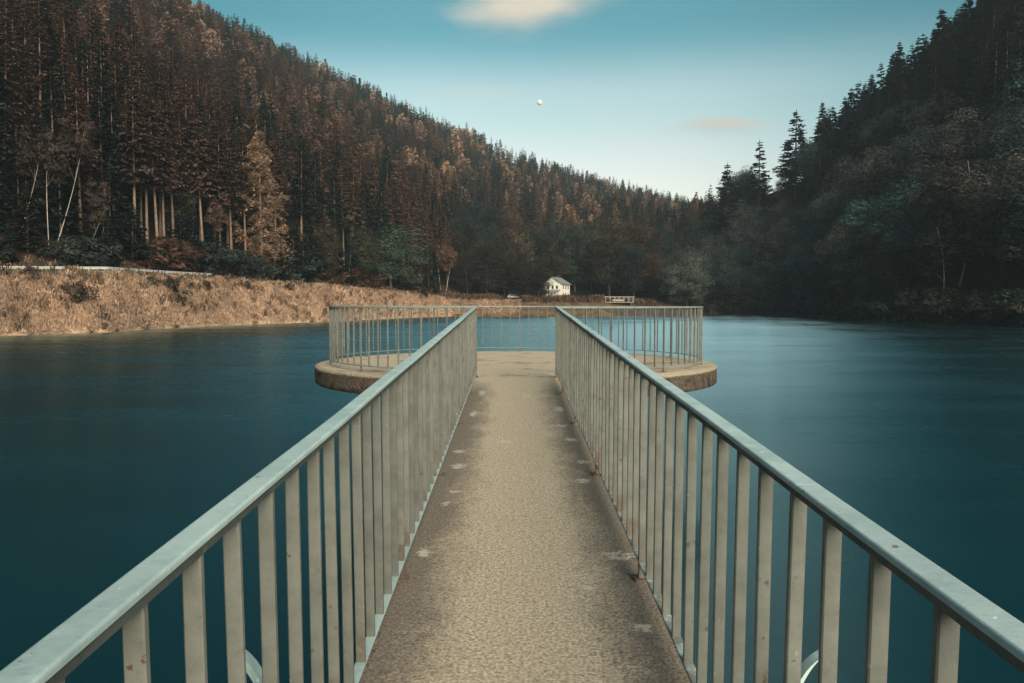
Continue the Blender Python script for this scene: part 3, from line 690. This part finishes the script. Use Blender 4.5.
while cnt < 55 and tries < 5000:        # broadleaf wood round the house
    tries += 1; px = random.uniform(448, 715); D = random.uniform(274, 335)
    if 525 < px < 590 and D < 284: continue
    if not free(px, D, 6.0): continue
    cnt += 1; colour = random.choice((DKGREEN, GREEN, OLIVE, (.04, .028, .022), RUSSET if px < 520 or px > 620 else OLIVE))
    place_leafy(px, D, random.uniform(17, 27), colour, 'dark broadleaf tree in the wood behind the white house', 'broadleaf trees behind the house', random.uniform(1.0, 1.25))
for px, D, h in ((541, 251, 11), (532, 254, 12), (521, 264, 15), (505, 268, 22), (487, 264, 20), (468, 262, 17)):
    free(px, D, 3); tree('broadleaf_tree', DEC[px % 4], px, D, h, (.028, .024, .020), {541: 'small dark tree covering the left corner of the white house', 521: 'dark tree just left of the house, beside the small one', 532: 'small dark tree second to the left of the house corner', 505: 'tallest dark tree standing above the parked white car',
        487: 'large dark tree between the parked car and the orange birch', 468: 'reddish-dark tree next to the orange birch'}[px], wide=1.05)
cnt = 0; tries = 0
while cnt < 50 and tries < 4000:        # conifers just behind the broadleaf wood
    tries += 1; px = random.uniform(430, 700); D = random.uniform(325, 420)
    if not free(px, D, 6.0): continue
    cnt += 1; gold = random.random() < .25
    if gold: tree('larch', LAR[1], px, D, random.uniform(18, 25), (.17, .105, .068), 'larch coloured sunlit gold, scattered among the dark conifers above the house', 'larch', 'larches on the far slope')  # sunlit patches of the slope put into the colour of these crowns
    else: place_spruce(px, D, random.uniform(20, 28), random.choice((DKGREEN, GREEN, BROWN2)), 'dark spruce on the far slope above the white house', 'spruces of the far slope', SPR[3:])

# the forest that covers the far slopes: too many to count, one object
low = []
for s, (rad, cl, wv) in enumerate([(4.5, .04, 1), (4.0, .08, 1), (5.0, .03, 1), (4.2, .06, 1)]):
    low.append(np.array(spruce_quads(24, rad, cl, 22, 7, .40, .95, 3, 200+s, .68, .25, 2.0)).reshape(-1, 3))
for s in range(2):
    low.append(np.array([[tuple(p) for p in f] for f in conical_leafy(24, 4.0, 2.0, 40, 14, .75, 240+s)]).reshape(-1, 3))
for s in range(2):
    q, _ = leafy_quads(14, 4.0, 4.8, 7.0, 16, 26, .75, 220+s, .3, .6); low.append(np.array([[tuple(p) for p in f] for f in q]).reshape(-1, 3))
FV, FC = [], []
near_xy = np.array(taken)
def far_wood(n, pxr, d0, d1, colours, hr, sep, kinds):
    cells = set(); k = 0; tr = 0
    while k < n and tr < n*14:
        tr += 1; px = random.uniform(*pxr); th = math.atan2(px-512, F); kd, kz = knots(th); c = math.cos(th)
        a_, b_ = d0(kd*c), d1(kd*c); D = math.sqrt(random.uniform(a_*a_, b_*b_)); x = (px-512)/F*D
        key = (int(x/sep), int(D/sep))
        if key in cells or (len(near_xy) and np.min((near_xy[:, 0]-x)**2+(near_xy[:, 1]-D)**2) < 9): continue
        cells.add(key); k += 1
        z = float(terrain(x, D)[0]); h = random.uniform(*hr); kind = random.choice(kinds); v = low[kind]; s = h/(24 if kind < 6 else 14); g = random.uniform(0, 6.28)
        cg, sg = math.cos(g)*s, math.sin(g)*s
        FV.append(np.c_[v[:, 0]*cg - v[:, 1]*sg + x, v[:, 0]*sg + v[:, 1]*cg + D, v[:, 2]*s + z])
        FC.append(np.tile(np.array([jit(colours(px, D), .3)[:3]]), (len(v), 1)))
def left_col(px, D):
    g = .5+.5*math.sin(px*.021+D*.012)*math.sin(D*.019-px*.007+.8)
    sunny = math.exp(-((px-555)/130)**2) * math.exp(-((D-640)/170)**2)  # sunlight on the upper slope is put into the crown colours
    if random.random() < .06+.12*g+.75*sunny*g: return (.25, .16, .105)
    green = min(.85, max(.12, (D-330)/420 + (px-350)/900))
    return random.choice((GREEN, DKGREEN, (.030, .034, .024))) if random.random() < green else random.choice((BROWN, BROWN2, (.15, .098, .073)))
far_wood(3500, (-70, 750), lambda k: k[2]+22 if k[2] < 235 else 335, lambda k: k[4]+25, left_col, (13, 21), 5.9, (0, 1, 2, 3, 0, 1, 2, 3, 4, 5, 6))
far_wood(220, (815, 1100), lambda k: k[2]+4, lambda k: k[4], lambda px, D: random.choice((DKGREEN, GREEN, (.026, .024, .020))), (20, 27), 7.0, (0, 1, 2, 3))
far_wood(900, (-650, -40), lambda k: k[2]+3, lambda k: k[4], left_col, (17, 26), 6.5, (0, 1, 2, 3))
far_wood(320, (1080, 1560), lambda k: k[2]-6, lambda k: k[4], lambda px, D: random.choice((DKGREEN, GREEN, (.036, .036, .030))), (16, 26), 6.5, (0, 1, 2, 3, 6, 7))
FV = np.concatenate(FV); FC = np.concatenate(FC)
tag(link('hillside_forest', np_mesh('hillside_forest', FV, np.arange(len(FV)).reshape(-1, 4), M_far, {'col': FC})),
    'dense mixed forest of brown, green and sunlit-toned golden conifers covering the far slopes', 'forest', None, 'stuff')

# ------------------------------------------------------------------ dry grass and reeds
GV, GC = [], []
def tufts(n, pxr, q0, q1, hr, cols, wd=(.05, .12), nb=6):
    for _ in range(n):
        px = random.uniform(*pxr); th = math.atan2(px-512, F); kd, kz = knots(th)
        if q0 == 5.0 and 503 < px < 523: continue          # a gap in the reeds by the car
        r_ = kd[0] + q0 + (kd[1]-kd[0]+q1-q0)*random.random(); x, y = r_*math.sin(th), r_*math.cos(th); z = float(terrain(x, y)[0])-.05
        patch = .5+.28*math.sin(x*.35+y*.22+2*math.sin(y*.13))*math.sin(y*.31-x*.17)+.22*math.sin(x*.9-y*.5)*math.sin(x*.5+y*.8)
        c = random.choice(cols); g_ = random.uniform(.92, 1.08)*(.55+.7*patch); c = tuple(q*g_ for q in c); h = random.uniform(*hr)*(.7+.6*patch)
        for b in range(nb):
            a_ = random.uniform(0, 6.28); w_ = random.uniform(*wd); bx, by = x+random.gauss(0, .22), y+random.gauss(0, .22); hh = h*random.uniform(.6, 1.1); le = hh*random.uniform(.1, .5)
            ca, sa = math.cos(a_), math.sin(a_); g = random.uniform(0, 6.28)
            GV.append([(bx-ca*w_, by-sa*w_, z), (bx+ca*w_, by+sa*w_, z), (bx+ca*w_*.25+math.cos(g)*le*1.5, by+sa*w_*.25+math.sin(g)*le, z+hh), (bx-ca*w_*.25+math.cos(g)*le, by-sa*w_*.25+math.sin(g)*le, z+hh)])
            GC.append(c)
STRAW = ((.60, .42, .305), (.66, .475, .345), (.52, .36, .255), (.40, .275, .19))
tufts(14000, (-60, 300), .3, -1.0, (.22, .6), STRAW, (.03, .08), 7)
tufts(7000, (300, 520), .3, 1.5, (.3, .75), STRAW, (.05, .12))
tufts(260, (-60, 430), .3, -1.0, (.8, 1.3), ((.20, .14, .10), (.15, .115, .085), (.28, .19, .13)), (.10, .2), 12)
tufts(4500, (-360, -60), .3, -1.0, (.25, .65), STRAW, (.05, .11), 7)
tufts(900, (-40, 450), 9, 11, (.4, .9), ((.26, .17, .12), (.20, .13, .09), (.33, .24, .17)))
tag(link('dry_grass', np_mesh('dry_grass', np.array(GV).reshape(-1, 3), np.arange(len(GV)*4).reshape(-1, 4), M_grass, {'col': np.repeat(np.array(GC), 4, 0)})),
    'straw-coloured dry grass covering the left bank', 'grass', None, 'stuff')
GV, GC = [], []
tufts(2600, (446, 655), 5.0, 8.0, (.8, 1.9), ((.17, .115, .08), (.22, .155, .108), (.12, .08, .06)), (.10, .2), 5)
tag(link('reeds', np_mesh('reeds', np.array(GV).reshape(-1, 3), np.arange(len(GV)*4).reshape(-1, 4), M_grass, {'col': np.repeat(np.array(GC), 4, 0)})),
    'brown reeds along the far shore in front of the house', 'reeds', None, 'stuff')

# ------------------------------------------------------------------ bushes on the bank
def bank_at(px, q):
    th = math.atan2(px-512, F); kd, kz = knots(th); r_ = kd[0]+(kd[1]-kd[0])*q; return r_*math.cos(th)
for px, q, h, lab in [(79, .30, 2.9, 'twin-stemmed dark bush low on the dry left bank'), (172, .45, 2.6, 'grey-green bush in the middle of the dry bank'), (181, .25, 1.8, 'small bush just below the grey-green one on the bank'),
                      (154, .55, 1.7, 'small brown bush left of the grey-green bush on the bank'), (205, .5, 1.9, 'little dark bush on the bank right of the grey-green bush'), (28, .75, 1.6, 'low bush high on the bank at the far left'),
                      (247, .55, 1.9, 'low dark bush on the bank below the golden larch'), (290, .6, 1.6, 'small bush on the bank between the larch and the platform railing'), (425, .8, 3.4, 'dark bush at the right end of the dry bank below the birches')]:
    tree('bush', random.choice(BUS), px, bank_at(px, q), h, (.05, .042, .032), lab, 'bush', names=('foliage', 'stem'), wide=.9, zoff=-.1)

# ------------------------------------------------------------------ guardrail on the left road
gp = []
for px in np.linspace(-60, 212, 70):
    th = math.atan2(px-512, F); kd, kz = knots(th); r_ = kd[1]+.1; x, y = r_*math.sin(th), r_*math.cos(th); gp.append(Vector((x, y, float(terrain(x, y)[0]))))
gr_ = empty('guardrail', gp[0]); tag(gr_, 'long pale steel guardrail along the road above the dry bank', 'guardrail')
def grow(sec):
    m = MB()
    def ring(i):
        d = (gp[min(i+1, 69)]-gp[max(i-1, 0)]); nrm = Vector((d.y, -d.x, 0)).normalized(); p = gp[i]-gp[0]
        return [p + nrm*x + Vector((0, 0, z)) for x, z in sec]
    m.sweep(list(range(70)), ring); return m
grow([(0, .50), (.05, .55), (.05, .63), (.0, .70), (.05, .77), (.05, .85), (0, .90), (-.03, .90), (-.03, .50)]).build('rail_beam', M_galv, gr_)
for i in range(0, 70, 2):
    m = MB(); m.box(-.06, .06, -.06, .06, -.4, .86); o = m.build('post', M_galv, gr_); o.location = gp[i]-gp[0]+Vector((0, .08, 0))

# ------------------------------------------------------------------ far shore: house, car, footbridge, wall
hp = at(556.5, 264); ho = empty('house', (hp.x, hp.y, hp.z+.3), (0, 0, R(-24)), (.86, .86, .9))
tag(ho, 'white two-storey house with grey-green gable roof on the far shore', 'house')
W2, LN, EH, RHt = 3.9, 4.6, 5.6, 8.0
m = MB(); sec = [(-W2, -1.5), (W2, -1.5), (W2, EH), (0, RHt-.25), (-W2, EH)]
m.sweep([(-LN,), (LN,)], lambda t: [(x, t[0], z) for x, z in sec]); m.build('wall', M_white, ho)
rf = MB()
for sx in (-1, 1):
    rf.hexa([(0, -LN-.5, RHt-.2), (sx*(W2+.6), -LN-.5, EH-.42), (sx*(W2+.6), LN+.5, EH-.42), (0, LN+.5, RHt-.2), (0, -LN-.5, RHt+.02), (sx*(W2+.6), -LN-.5, EH-.2), (sx*(W2+.6), LN+.5, EH-.2), (0, LN+.5, RHt+.02)])
rfo = rf.build('roof', M_roof, ho); m = MB(); m.box(-.35, .35, 1.5, 2.2, RHt-.6, RHt+.9); m.build('chimney', M_stone, rfo)
def window(x, y, z, w, h, axis):
    m = MB()
    if axis == 'y': m.box(x-w/2, x+w/2, y-.06, y+.02, z-h/2, z+h/2)
    else: m.box(x-.02, x+.06, y-w/2, y+w/2, z-h/2, z+h/2)
    o = m.build('window', M_wood, ho); m = MB()
    if axis == 'y': m.box(x-w/2+.1, x+w/2-.1, y-.09, y-.062, z-h/2+.1, z+h/2-.1)
    else: m.box(x+.062, x+.09, y-w/2+.1, y+w/2-.1, z-h/2+.1, z+h/2-.1)
    m.build('pane', M_dark, o)
for x in (-1.7, .1, 1.9): window(x, -LN, 4.1, .9, 1.3, 'y')
for y in (-2.8, -.2, 2.6): window(W2, y, 4.1, .9, 1.3, 'x'); window(W2, y, 1.4, .9, 1.3, 'x')
vr = MB(); vr.hexa([(-W2-1.2, -LN-3.0, 2.2), (W2-.6, -LN-3.0, 2.2), (W2-.6, -LN-.02, 3.1), (-W2-1.2, -LN-.02, 3.1), (-W2-1.2, -LN-3.0, 2.36), (W2-.6, -LN-3.0, 2.36), (W2-.6, -LN-.02, 3.26), (-W2-1.2, -LN-.02, 3.26)])
vo = vr.build('veranda_roof', M_roof, ho)
for k in range(7):
    x = -W2-1.0 + k*1.25; m = MB(); m.box(x-.09, x+.09, -LN-2.9, -LN-2.72, -.6, 2.2); m.build('veranda_post', M_white, vo)
m = MB(); m.box(-W2-1.0, W2-.8, -LN-2.84, -LN-2.76, .75, .9); m.build('veranda_rail', M_white, vo)

cp = at(513, 266); car = empty('parked_car', (cp.x, cp.y, cp.z+.05), (0, 0, R(12))); tag(car, 'small white car parked behind the reeds left of the house', 'car')
m = MB(); prof = [(-2.0, .35), (2.0, .35), (2.05, .75), (1.15, .92), (.55, 1.42), (-1.1, 1.46), (-1.75, .98), (-2.05, .9)]
m.sweep([(-.82,), (.82,)], lambda t: [(x, t[0], z) for x, z in prof]); m.build('body', M_carw, car)
for sy in (-1, 1):
    m = MB(); gw = [(-1.3, .98), (.95, .95), (.48, 1.34), (-1.05, 1.37)]; m.sweep([(sy*.823,), (sy*.835,)], lambda t: [(x, t[0], z) for x, z in gw]); m.build('side_window', M_dark, car)
    for x in (-1.25, 1.3):
        m = MB(); m.tube([(x, sy*.72, .32), (x, sy*.88, .32)], [.32, .32], 16); wo = m.build('wheel', M_tyre, car)
        m = MB(); m.tube([(x, sy*.881, .32), (x, sy*.90, .32)], [.19, .17], 14); m.build('rim', M_galv, wo)
bp = at(619, 246); bz = zy(302, 246); br = empty('footbridge', (bp.x, bp.y, bz), (0, 0, R(4))); tag(br, 'small white footbridge with post railing at the far shore', 'footbridge')
m = MB(); m.box(-4.6, 4.6, -.7, .7, -.2, 0); m.build('deck', M_wood, br)
for sy in (-.65, .65):
    m = MB(); m.box(-4.8, 4.8, sy-.06, sy+.06, 1.55, 1.75); m.build('handrail', M_wood, br)
    m = MB(); m.box(-2.2, 1.2, sy-.04, sy+.04, .25, .85); m.build('side_board', M_wood, br)
    for k in range(7):
        x = -4.5+k*1.5; m = MB(); m.box(x-.07, x+.07, sy-.055, sy+.055, 0, 1.55); m.build('post', M_wood, br)
for x in (-3.8, 3.8):
    m = MB(); m.box(x-.35, x+.35, -.6, .6, -4.5, -.2); m.build('pier', M_stone, br)
wl = MB(); st = [at(px, 243) for px in np.linspace(517, 690, 40)]
wl.sweep(st, lambda p: [(p.x, p.y-1.6, -1.5), (p.x, p.y-.5, -1.5), (p.x, p.y-.5, 2.5+.12*math.sin(p.x*1.7)), (p.x, p.y-1.3, 2.5+.12*math.sin(p.x*1.7))])
tag(wl.build('shore_wall', M_stone), 'low dark stone wall at the waterline below the reeds', 'wall')

# ------------------------------------------------------------------ moon
mm, mt, mb = new_mat('moon_surface', 1.0, 0.0)
mc = mix_node(mt, rng_node(mt, noise(mt, coords(mt), .12, 3), .4, .6), (.50, .47, .42), (.66, .63, .57)); L(mt, mc, mb.inputs['Base Color'])
L(mt, mc, mb.inputs['Emission Color']); mb.inputs['Emission Strength'].default_value = .10  # faint glow added to brighten the face of the moon
bm = bmesh.new(); bmesh.ops.create_uvsphere(bm, u_segments=32, v_segments=16, radius=18.5); me = bpy.data.meshes.new('moon'); bm.to_mesh(me); bm.free(); me.materials.append(mm)
mo = link('moon', me); mv = cam.rotation_euler.to_matrix() @ Vector(((539.5-512)/F, (341.5-102.5)/F, -1)); mo.location = Vector((0, 0, CAMZ)) + mv*5500
tag(mo, 'small pale moon above the dip between the hills', 'moon')

# ------------------------------------------------------------------ the air of the valley
hm = bpy.data.materials.new('valley_haze'); hm.use_nodes = True; ht = hm.node_tree; ht.nodes.clear()
ho_ = N('ShaderNodeOutputMaterial', ht); hv = N('ShaderNodeVolumePrincipled', ht); hv.inputs['Color'].default_value = (.62, .80, .90, 1); hv.inputs['Density'].default_value = .00018
L(ht, hv.outputs[0], ho_.inputs['Volume'])
m = MB(); m.box(-1900, 1900, -1900, 1900, -6, 345); tag(m.build('haze', hm), 'thin pale haze filling the valley', 'haze', None, 'stuff')
